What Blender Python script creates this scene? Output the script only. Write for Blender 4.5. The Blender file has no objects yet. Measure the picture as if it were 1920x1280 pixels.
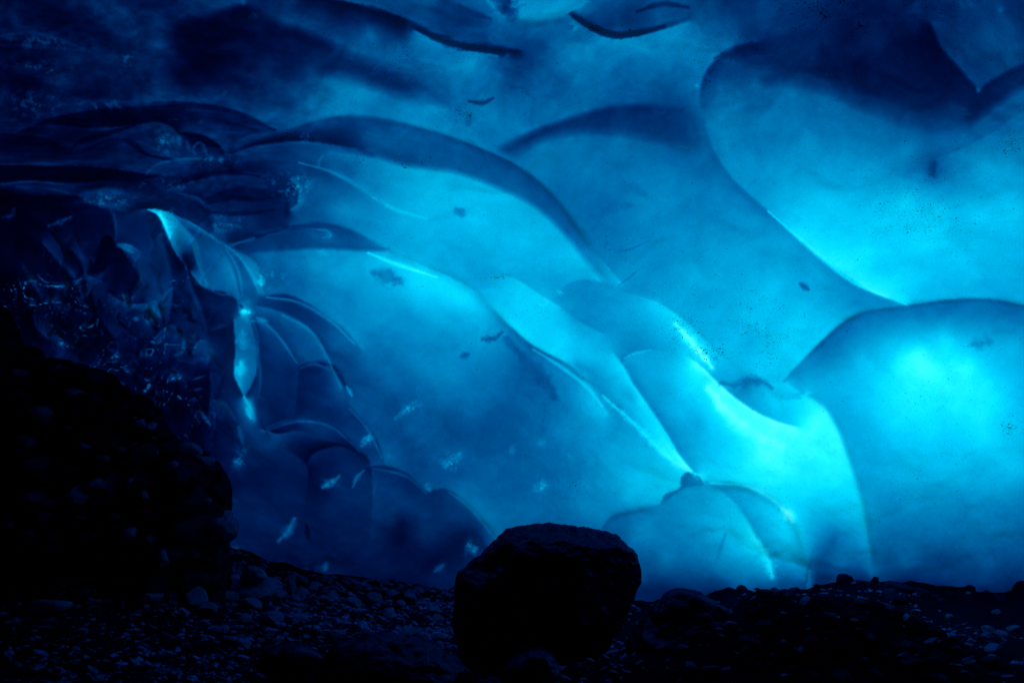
import bpy, math, random
import numpy as np
from mathutils import Vector

# ------------------------------------------------------------------ camera, sky, sun, exposure
S = bpy.context.scene
COL = S.collection
R = math.radians
PITCH, CAMH, FPX = R(5.0), 1.3, 1663.0
cd = bpy.data.cameras.new('camera'); cam = bpy.data.objects.new('camera', cd); COL.objects.link(cam)
cam.location = (0, 0, CAMH); cam.rotation_euler = (R(90) + PITCH, 0, 0)
cd.sensor_width = 36; cd.lens = 36 * FPX / 1920; cd.clip_end = 500; cd.clip_start = 0.05
S.camera = cam
SUN_EL, SUN_AZ = R(34), R(14)            # the sun stands behind the ice, a little to the right (azimuth from +Y towards +X)
w = bpy.data.worlds.new('World'); S.world = w; w.use_nodes = True
nt = w.node_tree; bg = nt.nodes['Background']
sky = nt.nodes.new('ShaderNodeTexSky'); sky.sky_type = 'NISHITA'; sky.sun_disc = False
sky.sun_elevation = SUN_EL; sky.sun_rotation = SUN_AZ
nt.links.new(sky.outputs[0], bg.inputs[0]); bg.inputs[1].default_value = 0.06
ld = bpy.data.lights.new('sun', 'SUN'); ld.energy = 4.6; ld.angle = R(0.55); ld.color = (1, 0.97, 0.92)
sun = bpy.data.objects.new('sun', ld); COL.objects.link(sun)
SD = Vector((math.sin(SUN_AZ) * math.cos(SUN_EL), math.cos(SUN_AZ) * math.cos(SUN_EL), math.sin(SUN_EL)))
sun.rotation_euler = (-SD).to_track_quat('-Z', 'Y').to_euler(); sun.location = (6, 30, 25)
S.view_settings.view_transform = 'Standard'; S.view_settings.look = 'None'
S.view_settings.exposure = 0.38; S.view_settings.gamma = 1
S.cycles.use_denoising = True
S.cycles.max_bounces = 8; S.cycles.diffuse_bounces = 4; S.cycles.glossy_bounces = 4
S.cycles.transmission_bounces = 6; S.cycles.transparent_max_bounces = 12
S.cycles.sample_clamp_indirect = 4.0
KR, KG, KB = 60.0, 6.0, 3.7              # absorption of the ice per metre, red green blue

# ------------------------------------------------------------------ helpers
def tag(o, label=None, cat=None, group=None, kind=None):
    if label: o['label'] = label
    if cat: o['category'] = cat
    if group: o['group'] = group
    if kind: o['kind'] = kind
    return o

def p2w(u, v, Z):
    """point at depth Z (m along the lens axis) for a direction given in photo pixels"""
    u = np.asarray(u, float); v = np.asarray(v, float); Z = np.asarray(Z, float)
    rx = (u - 960) / FPX; ry = (640 - v) / FPX
    c, s = math.cos(PITCH), math.sin(PITCH)
    return np.stack([Z * rx, Z * (c - ry * s), CAMH + Z * (s + ry * c)], -1)

def _hash(ix, iy, iz, seed):
    h = (ix.astype(np.int64) * 374761393 + iy.astype(np.int64) * 668265263 + iz.astype(np.int64) * 2147483647 + seed * 974711) & 0xffffffff
    h = ((h ^ (h >> 13)) * 1274126177) & 0xffffffff
    h = ((h ^ (h >> 16)) * 2246822519) & 0xffffffff
    return ((h ^ (h >> 15)) & 0xffffff) / float(0xffffff)

def vnoise(x, y, z=None, seed=0):
    x = np.asarray(x, float); y = np.asarray(y, float)
    z = np.zeros_like(x) if z is None else np.asarray(z, float)
    ix, iy, iz = np.floor(x), np.floor(y), np.floor(z)
    fx, fy, fz = x - ix, y - iy, z - iz
    fx = fx**3 * (fx * (fx * 6 - 15) + 10); fy = fy**3 * (fy * (fy * 6 - 15) + 10); fz = fz**3 * (fz * (fz * 6 - 15) + 10)
    ix = ix.astype(np.int64); iy = iy.astype(np.int64); iz = iz.astype(np.int64)
    out = 0
    for dx in (0, 1):
        wx = fx if dx else 1 - fx
        for dy in (0, 1):
            wy = fy if dy else 1 - fy
            for dz in (0, 1):
                wz = fz if dz else 1 - fz
                out = out + wx * wy * wz * _hash(ix + dx, iy + dy, iz + dz, seed)
    return out * 2 - 1

def fbm(x, y, z=None, seed=0, octaves=4, gain=0.5):
    a, t, f = 1.0, 0, 1.0
    for k in range(octaves):
        t = t + a * vnoise(x * f, y * f, None if z is None else z * f, seed + 17 * k)
        a *= gain; f *= 2.03
    return t

def worley(x, y, seed=0):
    ix, iy = np.floor(x).astype(np.int64), np.floor(y).astype(np.int64)
    d1 = np.full(x.shape, 9.0); d2 = np.full(x.shape, 9.0); cid = np.zeros(x.shape)
    zz = np.zeros_like(ix)
    for dx in (-1, 0, 1):
        for dy in (-1, 0, 1):
            cx, cy = ix + dx, iy + dy
            px = cx + _hash(cx, cy, zz, seed); py = cy + _hash(cx, cy, zz, seed + 5)
            d = np.hypot(x - px, y - py)
            r = _hash(cx, cy, zz, seed + 9)
            nearer = d < d1
            d2 = np.where(nearer, d1, np.minimum(d2, d))
            cid = np.where(nearer, r, cid); d1 = np.where(nearer, d, d1)
    return d1, d2, cid

def sstep(x, a, b):
    t = np.clip((x - a) / (b - a), 0, 1); return t * t * (3 - 2 * t)

def catmull(pts, step=1.0):
    P = np.array(pts, float)
    if len(P) == 2: P = np.array([P[0], (P[0] + P[1]) / 2, P[1]])
    Q = np.vstack([2 * P[0] - P[1], P, 2 * P[-1] - P[-2]])
    out, par = [], []
    for i in range(1, len(Q) - 2):
        L = np.hypot(*(Q[i + 1] - Q[i])); n = max(2, int(L / step))
        t = np.linspace(0, 1, n, endpoint=False)[:, None]
        a, b, c, d = Q[i - 1], Q[i], Q[i + 1], Q[i + 2]
        out.append(0.5 * (2 * b + (c - a) * t + (2 * a - 5 * b + 4 * c - d) * t**2 + (3 * b - a - 3 * c + d) * t**3))
        par.append((i - 1 + t[:, 0]) / (len(Q) - 3))
    out.append(Q[-2][None]); par.append([1.0])
    return np.vstack(out), np.concatenate(par)

def along(vals, par):
    if np.isscalar(vals): return np.full(len(par), float(vals))
    return np.interp(par, np.linspace(0, 1, len(vals)), vals)

# ------------------------------------------------------------------ the ice: folds and thickness
# every fold of the ice: a line, the light and shade on its two sides (left and right of the way it runs), put into the ice thickness,
# how far one side stands proud of the other (m, + when the right-hand side is nearer) and the roundness of its lip (px)
# (points, left values, right values, sharpness offset, proud, lip)
FOLDS = [
 # upper middle lobe
 ([(430,290),(480,262),(530,247),(600,225),(660,217),(740,228),(830,252),(910,282),(960,305),(1010,340),(1050,380),(1085,430),(1110,465),(1140,500),(1165,530)],
  [35,45,60,80,105,120,120,118,112,110,105,100,105,120,150],[30,35,40,50,60,75,82,75,72,75,85,95,120,165,180],2,.30,36),
 ([(620,280),(700,292),(760,310),(850,322),(930,350),(1000,385),(1060,440),(1100,490),(1130,525)],
  [65,70,72,82,80,82,95,120,150],[95,125,165,175,170,165,170,178,182],7,0,0),
 # the long ridge of the middle lobe
 ([(440,465),(500,440),(560,420),(610,418),(660,432),(720,463),(780,492),(850,522),(890,545),(930,585),(960,615),(1000,648),(1051,675),(1085,698),(1115,735),(1140,775)],
  [30,40,70,90,120,150,165,150,145,195,200,200,195,160,150,150],[40,55,60,70,90,150,215,220,205,185,130,105,125,165,190,180],2,.16,24),
 ([(1075,690),(1120,715),(1165,757),(1210,808),(1245,855),(1285,893)],[140,140,160,190,215,225],[125,125,130,150,180,200],9,0,0),
 # left edge of the great bulge
 ([(1150,662),(1169,685),(1189,722),(1222,770),(1253,816),(1273,850),(1310,895)],[150,140,135,135,140,150,165],[185,195,200,208,215,235,245],2,-.10,24),
 # its lip
 ([(1165,680),(1185,665),(1215,657),(1250,656),(1280,665),(1310,682),(1345,715),(1380,745),(1420,772),(1460,790),(1495,800)],
  [118,108,130,160,185,185,150,118,145,172,190],[150,150,150,162,190,240,252,252,250,248,240],2,.10,26),
 # its soft right flank
 ([(1480,745),(1520,745),(1550,765),(1575,810),(1600,880),(1620,950),(1632,1020),(1638,1080)],
  [160,155,152,150,148,135,110,75],[195,212,228,228,215,195,150,85],5,.26,60),
 # lobe above it
 ([(1040,560),(1060,535),(1090,525),(1130,533),(1180,550),(1230,565),(1270,590),(1310,625),(1350,665),(1390,690),(1430,705),(1468,714),(1500,735)],
  [140,150,160,150,140,150,150,160,170,175,185,180,160],[130,125,130,140,155,185,205,190,180,170,180,190,200],2,.12,28),
 ([(890,530),(910,517),(945,516),(975,527),(1010,550),(1045,572),(1075,595),(1100,610),(1130,625)],
  [150,150,155,150,160,150,130,120,130],[150,150,170,190,195,190,150,150,160],2,.06,16),
 ([(1390,722),(1400,712),(1425,715),(1450,735),(1490,747),(1520,743)],[165,160,175,185,185,200],[95,110,160,190,200,215],6,.04,20),
 # right dome
 ([(1468,714),(1500,680),(1540,640),(1580,605),(1620,585),(1680,575),(1720,570),(1780,562),(1840,560),(1900,568),(2010,600),(2110,650)],
  [180,188,195,170,140,145,170,165,160,155,150,150],[140,130,112,105,108,115,108,102,105,102,105,110],2,.34,70),
 # bright ridge coming down from the ceiling
 ([(1322,235),(1340,285),(1370,330),(1405,365),(1440,395),(1480,430),(1530,475),(1590,520),(1640,550),(1705,571)],
  [105,115,130,140,160,198,215,222,225,205],[85,95,110,120,130,165,155,145,140,140],3,.05,30),
 ([(1600,570),(1640,578),(1705,573)],[120,130,150],[130,125,120],3,0,0),
 # big shadow band of the ceiling, right, put into the thickness
 ([(1325,232),(1312,190),(1318,150),(1335,120),(1370,95),(1420,80)],[85,105,112,110,90,65],[105,100,60,40,30,28],3,.10,30),
 ([(1350,138),(1420,140),(1500,148),(1560,165),(1620,192),(1680,215),(1740,232),(1810,230)],[60,45,36,30,32,38,42,48],[95,100,100,100,98,95,92,90],24,0,0),
 ([(1745,45),(1765,90),(1800,130),(1835,170)],[45,60,66,70],[14,14,20,28],4,.06,20),
 ([(1835,170),(1862,150),(1925,118),(2050,80)],[68,66,60,55],[25,25,28,30],4,-.05,20),
 ([(1820,232),(1870,195),(1925,160),(2050,100)],[28,30,32,35],[85,80,78,80],10,0,0),
 ([(1635,308),(1680,322),(1730,325),(1748,322),(1752,300),(1790,286),(1850,255),(1925,205),(2050,140)],[140,125,105,60,70,90,90,80,80],[145,130,110,65,75,105,110,90,90],1,0,0),
 # ceiling, middle
 ([(905,-10),(930,22),(980,38),(1040,36),(1090,15),(1112,-10)],[130,128,130,130,130,125],[85,85,88,90,95,95],4,-.06,24),
 ([(830,-10),(870,18),(910,32),(960,48)],[75,70,75,80],[45,40,55,75],6,.03,20),
 ([(560,-15),(640,3),(700,20),(760,36),(800,52)],[60,70,75,75,70],[8,8,6,8,50],3,.05,20),
 ([(780,50),(830,72),(880,84),(950,92),(975,97)],[60,60,60,55,60],[10,8,8,10,10],3,.05,20),
 ([(780,56),(830,80),(880,93),(935,102)],[10,8,8,10],[105,115,115,105],3,0,0),
 ([(952,100),(949,125),(953,150),(962,162),(978,166)],[45,60,65,70,85],[50,65,68,65,85],2,0,0),
 ([(1072,24),(1110,46),(1150,60),(1190,58),(1240,46),(1295,30)],[45,55,60,60,60,60],[6,6,8,12,30,55],3,.04,20),
 ([(1075,34),(1110,56),(1150,70),(1190,67),(1240,56),(1290,40)],[6,6,8,12,30,55],[100,110,118,118,120,110],3,0,0),
 ([(935,276),(980,255),(1030,235),(1090,215),(1170,198),(1280,200)],[110,110,108,95,75,70],[80,62,50,42,42,50],7,.06,24),
 ([(960,292),(1010,264),(1060,250),(1120,246),(1200,256),(1285,275)],[62,50,48,48,50,62],[105,108,110,108,105,98],12,0,0),
 ([(655,105),(720,125),(790,150),(850,185)],[75,80,80,90],[40,38,40,70],14,0,0),
 ([(600,135),(680,155),(760,180),(840,192)],[35,38,42,70],[85,98,108,115],14,0,0),
 # upper left ceiling
 ([(330,40),(400,25),(460,10)],[28,32,50],[10,8,12],10,.06,20),
 ([(325,45),(318,90),(322,150),(330,190)],[6,6,12,25],[28,26,25,55],20,-.05,20),
 ([(460,5),(500,35),(560,55),(640,90)],[28,35,45,70],[10,12,15,40],10,0,0),
 # thin glassy shells, left
 ([(40,245),(100,220),(180,202),(260,195),(330,191),(400,197),(460,214),(500,233),(530,250)],[22,26,26,40,55,45,55,60,65],[6,5,6,8,12,14,20,30,45],2,.18,16),
 ([(90,232),(170,238),(240,235),(290,228),(318,236),(338,255),(340,272)],[4,3,3,4,5,10,25],[18,25,28,35,42,48,60],2,.08,12),
 ([(335,247),(380,254),(405,268),(422,286)],[28,40,50,55],[5,4,4,12],2,.06,10),
 ([(425,287),(445,264),(480,250),(530,249)],[45,30,25,50],[25,45,50,40],2,.05,14),
 ([(430,289),(480,272),(560,264),(640,273),(700,290)],[18,8,8,14,60],[22,40,45,55,65],2,.06,12),
 ([(0,252),(60,255),(100,265),(130,282),(170,282),(230,262),(260,268)],[15,15,12,18,25,30,30],[5,4,4,10,18,14,14],2,.05,12),
 ([(130,284),(200,272),(250,262),(290,275),(330,290)],[22,18,20,28,35],[10,14,35,38,40],3,.05,12),
 ([(-60,310),(0,309),(80,310),(160,312),(230,320),(275,327),(330,330)],[18,20,26,30,34,36,38],[2,2,2,2,3,4,20],2,.12,10),
 ([(272,326),(295,306),(345,297),(420,293),(480,290),(540,298),(600,316),(640,335),(700,372),(750,400)],[30,34,36,40,35,45,60,95,150,165],[40,42,45,35,34,45,55,78,128,158],2,.06,14),
 ([(-60,340),(0,343),(50,338),(140,343),(200,338),(260,342),(340,335)],[2,2,2,3,5,12,20],[22,26,28,26,20,22,25],2,.06,10),
 ([(0,352),(50,352),(100,362),(145,362)],[22,10,14,22],[8,22,26,20],3,.03,8),
 ([(-60,362),(0,362),(60,366),(110,366),(145,368),(165,382),(210,392),(240,398),(262,392),(300,392),(340,405),(385,430),(415,455),(440,464)],
  [8,8,10,14,25,40,50,28,10,14,30,50,62,60],[5,5,5,6,8,10,22,28,30,140,100,80,78,80],2,-.30,14),
 ([(145,362),(200,352),(260,360),(300,372),(360,362),(390,370)],[14,12,22,20,26,30],[30,45,40,28,14,12],4,.04,10),
 ([(330,350),(380,332),(430,323),(490,325),(545,335),(562,355),(560,378),(545,392)],[25,18,16,18,45,85,105,90],[32,38,40,32,38,42,42,45],2,.07,14),
 ([(385,370),(440,352),(500,355),(530,375),(535,400)],[30,34,28,22,14],[12,14,16,25,30],4,.04,12),
 ([(300,388),(350,372),(390,392),(400,425)],[14,26,35,50],[25,16,14,30],3,.04,12),
 ([(430,455),(480,447),(540,428)],[22,14,30],[55,50,60],2,.03,8),
 ([(480,434),(550,426),(600,430),(622,440)],[26,38,60,90],[40,50,78,110],2,.02,8),
 ([(455,475),(520,470),(600,466),(680,470),(730,470)],[48,55,62,78,110],[78,95,128,150,190],4,.04,20),
 # the pale curtain
 ([(275,392),(300,392),(340,408),(385,433),(415,457),(440,468),(470,483),(485,500),(487,520),(497,552)],[12,10,14,35,45,45,68,82,88,90],[185,170,95,85,85,85,105,112,118,118],2,.16,12),
 ([(276,393),(298,408),(312,438),(324,468),(340,490),(362,520),(382,540),(420,548),(440,560),(456,575)],[215,225,170,112,98,98,100,80,70,90],[20,18,15,14,16,12,12,18,22,25],2,-.20,12),
 ([(318,395),(345,425),(370,455),(380,500),(392,538)],[80,72,72,80,90],[150,105,100,92,98],2,-.04,10),
 ([(395,440),(425,480),(440,515),(450,560)],[80,78,72,78],[68,92,120,100],2,-.03,10),
 ([(422,462),(448,485),(468,515),(484,548)],[112,112,118,120],[72,70,74,84],2,.03,10),
 ([(385,541),(410,552),(440,560),(450,590)],[70,80,80,90],[18,22,22,40],2,0,0),
 ([(437,600),(440,650),(438,700),(445,720),(456,742)],[110,95,135,165,110],[20,22,22,20,20],2,-.12,10),
 ([(468,598),(480,640),(482,690),(472,722),(460,742)],[48,40,34,28,30],[90,80,100,95,85],2,.05,8),
 ([(457,742),(470,765),(477,790)],[170,170,90],[150,180,90],1,.02,6),
 ([(477,600),(486,640),(485,690),(483,740),(492,790),(505,812)],[36,34,34,34,40,50],[60,62,55,40,30,30],2,.04,10),
 # fans of ribs to its right
 ([(487,556),(530,551),(575,568),(620,598),(650,622),(678,656)],[95,100,122,132,135,128],[60,45,52,72,85,90],3,.12,22),
 ([(482,573),(530,585),(575,610),(603,645),(618,685),(640,720),(655,757),(690,800),(712,835),(721,870)],[50,45,52,55,62,75,78,75,74,78],[85,90,98,95,82,105,60,50,50,55],2,.10,16),
 ([(470,600),(497,603),(525,630),(548,660),(562,683)],[55,55,50,52,55],[130,90,65,62,60],2,.06,12),
 ([(560,684),(590,678),(625,684),(650,722)],[62,72,72,72],[38,34,32,40],3,.07,16),
 ([(562,686),(556,740),(553,800)],[32,28,28],[48,42,30],3,.04,12),
 ([(493,802),(530,788),(570,784),(610,790),(645,812),(665,835),(690,860),(698,900),(697,950),(694,1010)],[32,30,40,45,52,55,58,58,50,40],[45,52,50,45,35,28,30,36,38,34],2,.08,14),
 ([(490,803),(520,812),(560,808),(600,818),(650,832),(668,842)],[20,12,45,42,22,20],[70,72,58,45,30,22],2,.05,12),
 ([(500,835),(540,845),(570,865),(578,885),(575,930),(572,1000)],[55,25,12,10,22,22],[48,34,28,30,25,20],2,.05,14),
 ([(575,870),(590,848),(640,836),(690,866)],[14,10,10,28],[22,40,38,34],3,.03,10),
 ([(690,875),(720,872),(760,886),(800,920),(815,918),(840,918),(880,946),(910,978),(938,1020),(960,1060)],[62,72,74,82,80,84,90,96,98,80],[34,34,38,45,40,52,58,64,78,60],2,.10,18),
 ([(700,985),(760,950),(800,935)],[42,42,46],[34,34,40],8,0,0),
 ([(770,1085),(820,1045),(870,1010),(905,985)],[20,14,20,45],[18,12,20,45],2,0,0),
 ([(755,980),(745,1020)],[14,14],[14,14],1,0,0),
 # small bulges low right
 ([(1125,992),(1150,966),(1190,956),(1238,944)],[112,115,130,160],[80,82,102,118],2,.14,20),
 ([(1238,944),(1248,926),(1275,916),(1277,896),(1290,885),(1308,892),(1322,906)],[170,185,190,200,215,235,225],[105,95,92,90,95,120,150],2,.12,12),
 ([(1245,942),(1280,916),(1322,908)],[95,92,120],[125,138,150],2,.04,12),
 ([(1320,904),(1370,904),(1420,920),(1460,945),(1490,985),(1508,1040),(1514,1090),(1512,1135)],[205,205,208,205,195,165,120,70],[175,170,180,225,225,190,135,70],3,.14,30),
 ([(1320,906),(1360,925),(1395,965),(1418,1005),(1445,1055),(1462,1100)],[150,145,140,140,140,80],[160,178,195,222,195,80],4,.04,24),
 ([(1560,1000),(1530,1050),(1518,1110)],[100,70,45],[130,110,70],10,0,0),
 # glassy scallops at far left
 ([(205,392),(213,415),(216,435),(217,451)],[44,45,42,40],[20,18,20,22],2,-.06,14),
 ([(184,471),(188,455),(195,443),(207,443),(218,459),(238,478),(257,502),(262,525),(250,549),(234,564)],[20,26,28,30,60,45,58,60,50,35],[7,6,6,6,8,12,16,16,16,14],2,.12,12),
 ([(218,455),(242,458),(269,474)],[34,40,45],[70,130,50],2,.04,8),
 ([(300,439),(312,478),(322,521),(323,545),(322,572),(316,607)],[30,32,28,25,22,20],[42,46,44,50,42,40],2,-.12,16),
 ([(343,482),(353,510),(363,545),(374,572),(386,603),(390,623)],[12,10,12,20,24,24],[34,36,36,34,32,28],2,-.12,14),
 ([(390,623),(410,618),(429,611)],[34,36,34],[20,20,22],1,.03,6),
 ([(355,670),(367,642),(386,638),(400,658),(390,683)],[18,22,30,34,25],[22,45,40,42,35],2,.10,12),
 ([(281,650),(304,617),(331,611),(347,634),(343,662)],[18,22,26,26,22],[22,40,42,44,38],2,.10,12),
 ([(78,455),(109,488),(137,521),(150,550),(156,576)],[34,40,45,40,30],[14,14,16,18,12],2,-.10,12),
 ([(137,527),(156,521),(176,519),(191,511),(203,500)],[18,18,20,22,18],[60,65,55,40,30],1,.03,8),
 ([(130,465),(150,490),(158,520),(165,560),(180,575)],[34,36,34,30,25],[12,14,16,16,14],2,.08,12),
 ([(203,549),(234,568),(255,571),(269,569),(277,592)],[18,20,22,24,28],[40,55,60,55,40],2,-.08,10),
 ([(94,603),(107,618),(117,634),(123,655)],[18,22,24,20],[45,50,45,30],2,.06,10),
 ([(273,568),(278,585),(277,606)],[50,100,50],[60,90,60],1,.02,5),
 ([(398,748),(412,748),(428,760),(441,786),(443,815)],[20,28,34,36,26],[40,52,45,34,26],2,.08,12),
 ([(392,700),(394,725),(392,755),(388,800)],[30,28,26,24],[10,10,12,12],2,-.06,8),
 ([(78,560),(60,530),(40,500)],[12,12,14],[30,34,30],2,.05,8),
 ([(190,600),(215,640),(225,680),(240,700)],[26,28,24,20],[12,12,14,12],2,.08,10),
 ([(290,700),(320,690),(345,705),(352,735)],[22,26,26,22],[12,40,36,25],2,.08,10),
 ([(60,590),(70,620),(95,640)],[40,42,30],[12,12,12],2,-.05,8),
 ([(120,690),(160,690),(200,702),(235,718)],[18,20,22,20],[52,60,48,40],1,.03,6),
]
# brightness away from the folds, put into the ice thickness: (x, y, value)
SPOTS = """60 60 12;200 30 25;300 60 26;150 100 12;60 150 5;250 150 15;400 70 4;370 120 5;430 40 9;520 10 40;480 75 12;600 20 55;560 60 22;420 160 26;500 130 36;600 165 85;550 200 62;450 190 34;300 165 60;270 130 28;60 200 26;120 195 26;200 170 8
800 15 82;700 60 98;740 90 102;700 140 40;640 130 36;760 200 122;650 195 108;880 130 118;1050 120 105;1150 110 112;1250 95 128;1300 70 112;1010 190 118;920 225 122;1200 150 95;1000 5 132;1000 70 72;1180 30 60;1260 10 55;1350 20 55
1450 115 32;1600 130 16;1700 150 22;1550 70 38;1650 40 24;1750 190 28;1480 20 60;1400 50 66;1560 10 40;1700 20 30;1850 60 68;1890 110 60;1790 70 58;1890 10 40
1700 280 140;1500 260 120;1400 200 108;1370 160 95;1450 330 148;1560 380 188;1700 380 208;1640 430 200;1760 400 200;1830 400 190;1900 400 205;1850 310 155;1900 250 120;1800 262 100;1650 500 185;1800 520 178;1900 520 165;1740 460 205
1150 222 40;1280 235 58;1100 320 120;1010 310 112;1250 330 128;1320 300 100;1210 400 125;1140 390 88;1300 430 132;1150 450 105;1250 470 132;1360 390 128;1400 450 152;1300 520 155;1450 540 178;1400 600 178;1500 600 195;1560 555 140;1500 490 135;1200 550 130
800 370 180;900 420 180;870 340 165;1000 450 175;760 400 165;950 490 165;820 450 160;700 350 120;650 320 75;600 345 95;640 400 140;570 385 75;1060 490 178;900 500 150
450 385 32;480 345 34;420 420 60;500 405 22;530 425 30;470 420 42;400 320 38;450 305 32;540 320 42
520 500 88;600 500 132;700 495 170;660 490 150;800 545 192;860 560 205;560 545 98;650 570 122;750 600 128;850 600 150;900 640 150;700 680 98;800 680 128;620 640 85;850 700 128;985 700 82;960 760 76;1020 770 90;900 780 88;750 760 72;1080 800 125;1140 850 155;1190 900 175;1050 880 95;950 880 82;850 880 74;780 850 60;850 820 72;900 850 74;900 960 80;1000 950 88;1100 950 130;1180 930 170;960 1000 82;1060 980 92;1000 600 190;1050 630 190;1100 670 185;1180 740 130
1560 700 160;1620 680 185;1620 640 150;1700 740 222;1640 760 190;1850 730 222;1690 685 226;1720 662 238;1775 640 224;1765 672 208;1815 690 230;1745 700 236;1655 720 205;1840 780 215;1690 790 212;1900 650 175;1800 600 125;1640 820 165;1740 800 205;1850 820 205;1700 900 165;1800 900 170;1900 880 190;1650 960 125;1760 980 118;1880 980 112;1700 1050 92;1850 1050 92;1780 1090 62;1650 1110 45;1570 1100 70
1200 1000 135;1300 965 150;1350 1000 168;1380 970 185;1250 1050 118;1350 1060 145;1200 1080 62;1300 1100 62;1390 1100 120;1480 1040 165;1480 1090 85;1560 960 175;1575 1050 110;1520 900 220;1460 870 228;1350 850 182;1300 800 150;1240 730 150;1400 900 212;1430 850 240;1550 850 222;1590 950 180;1460 750 205;1530 790 232;1425 735 165;1400 708 112;1300 730 200;1400 645 165;1330 700 175
480 900 18;520 950 24;560 900 26;620 950 36;600 1020 24;650 900 38;760 950 38;800 1000 48;850 960 52;720 1040 24;820 1060 30;1200 1108 32;1250 1110 34;1330 1122 32;1420 1125 75;1480 1128 60;1560 1118 18;1620 1090 32;1700 1100 22;1760 1112 28;1840 1082 62;1900 1110 34;500 1080 16;580 1078 18;660 1082 20;740 1085 18;820 1090 24;450 950 28;450 870 42;440 1010 32;640 880 36;520 720 38;520 770 28;540 700 34;600 740 34;620 780 36;530 640 52;580 650 88
50 420 10;150 420 14;180 400 16;100 600 10;240 430 32;290 430 30;250 600 14;350 560 26;300 500 34;340 640 20;400 620 28;410 700 22;420 800 14;250 720 12;330 720 12;100 500 12;50 520 8;360 800 10;370 900 10;200 640 10
0 -140 8;400 -140 12;900 -140 70;1300 -140 50;1800 -140 30;2100 300 150;2100 800 160;2100 1000 90;-150 100 5;-150 500 6;-150 900 4;600 1180 12;1000 1180 20;1400 1180 12;1900 1180 10"""
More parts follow.
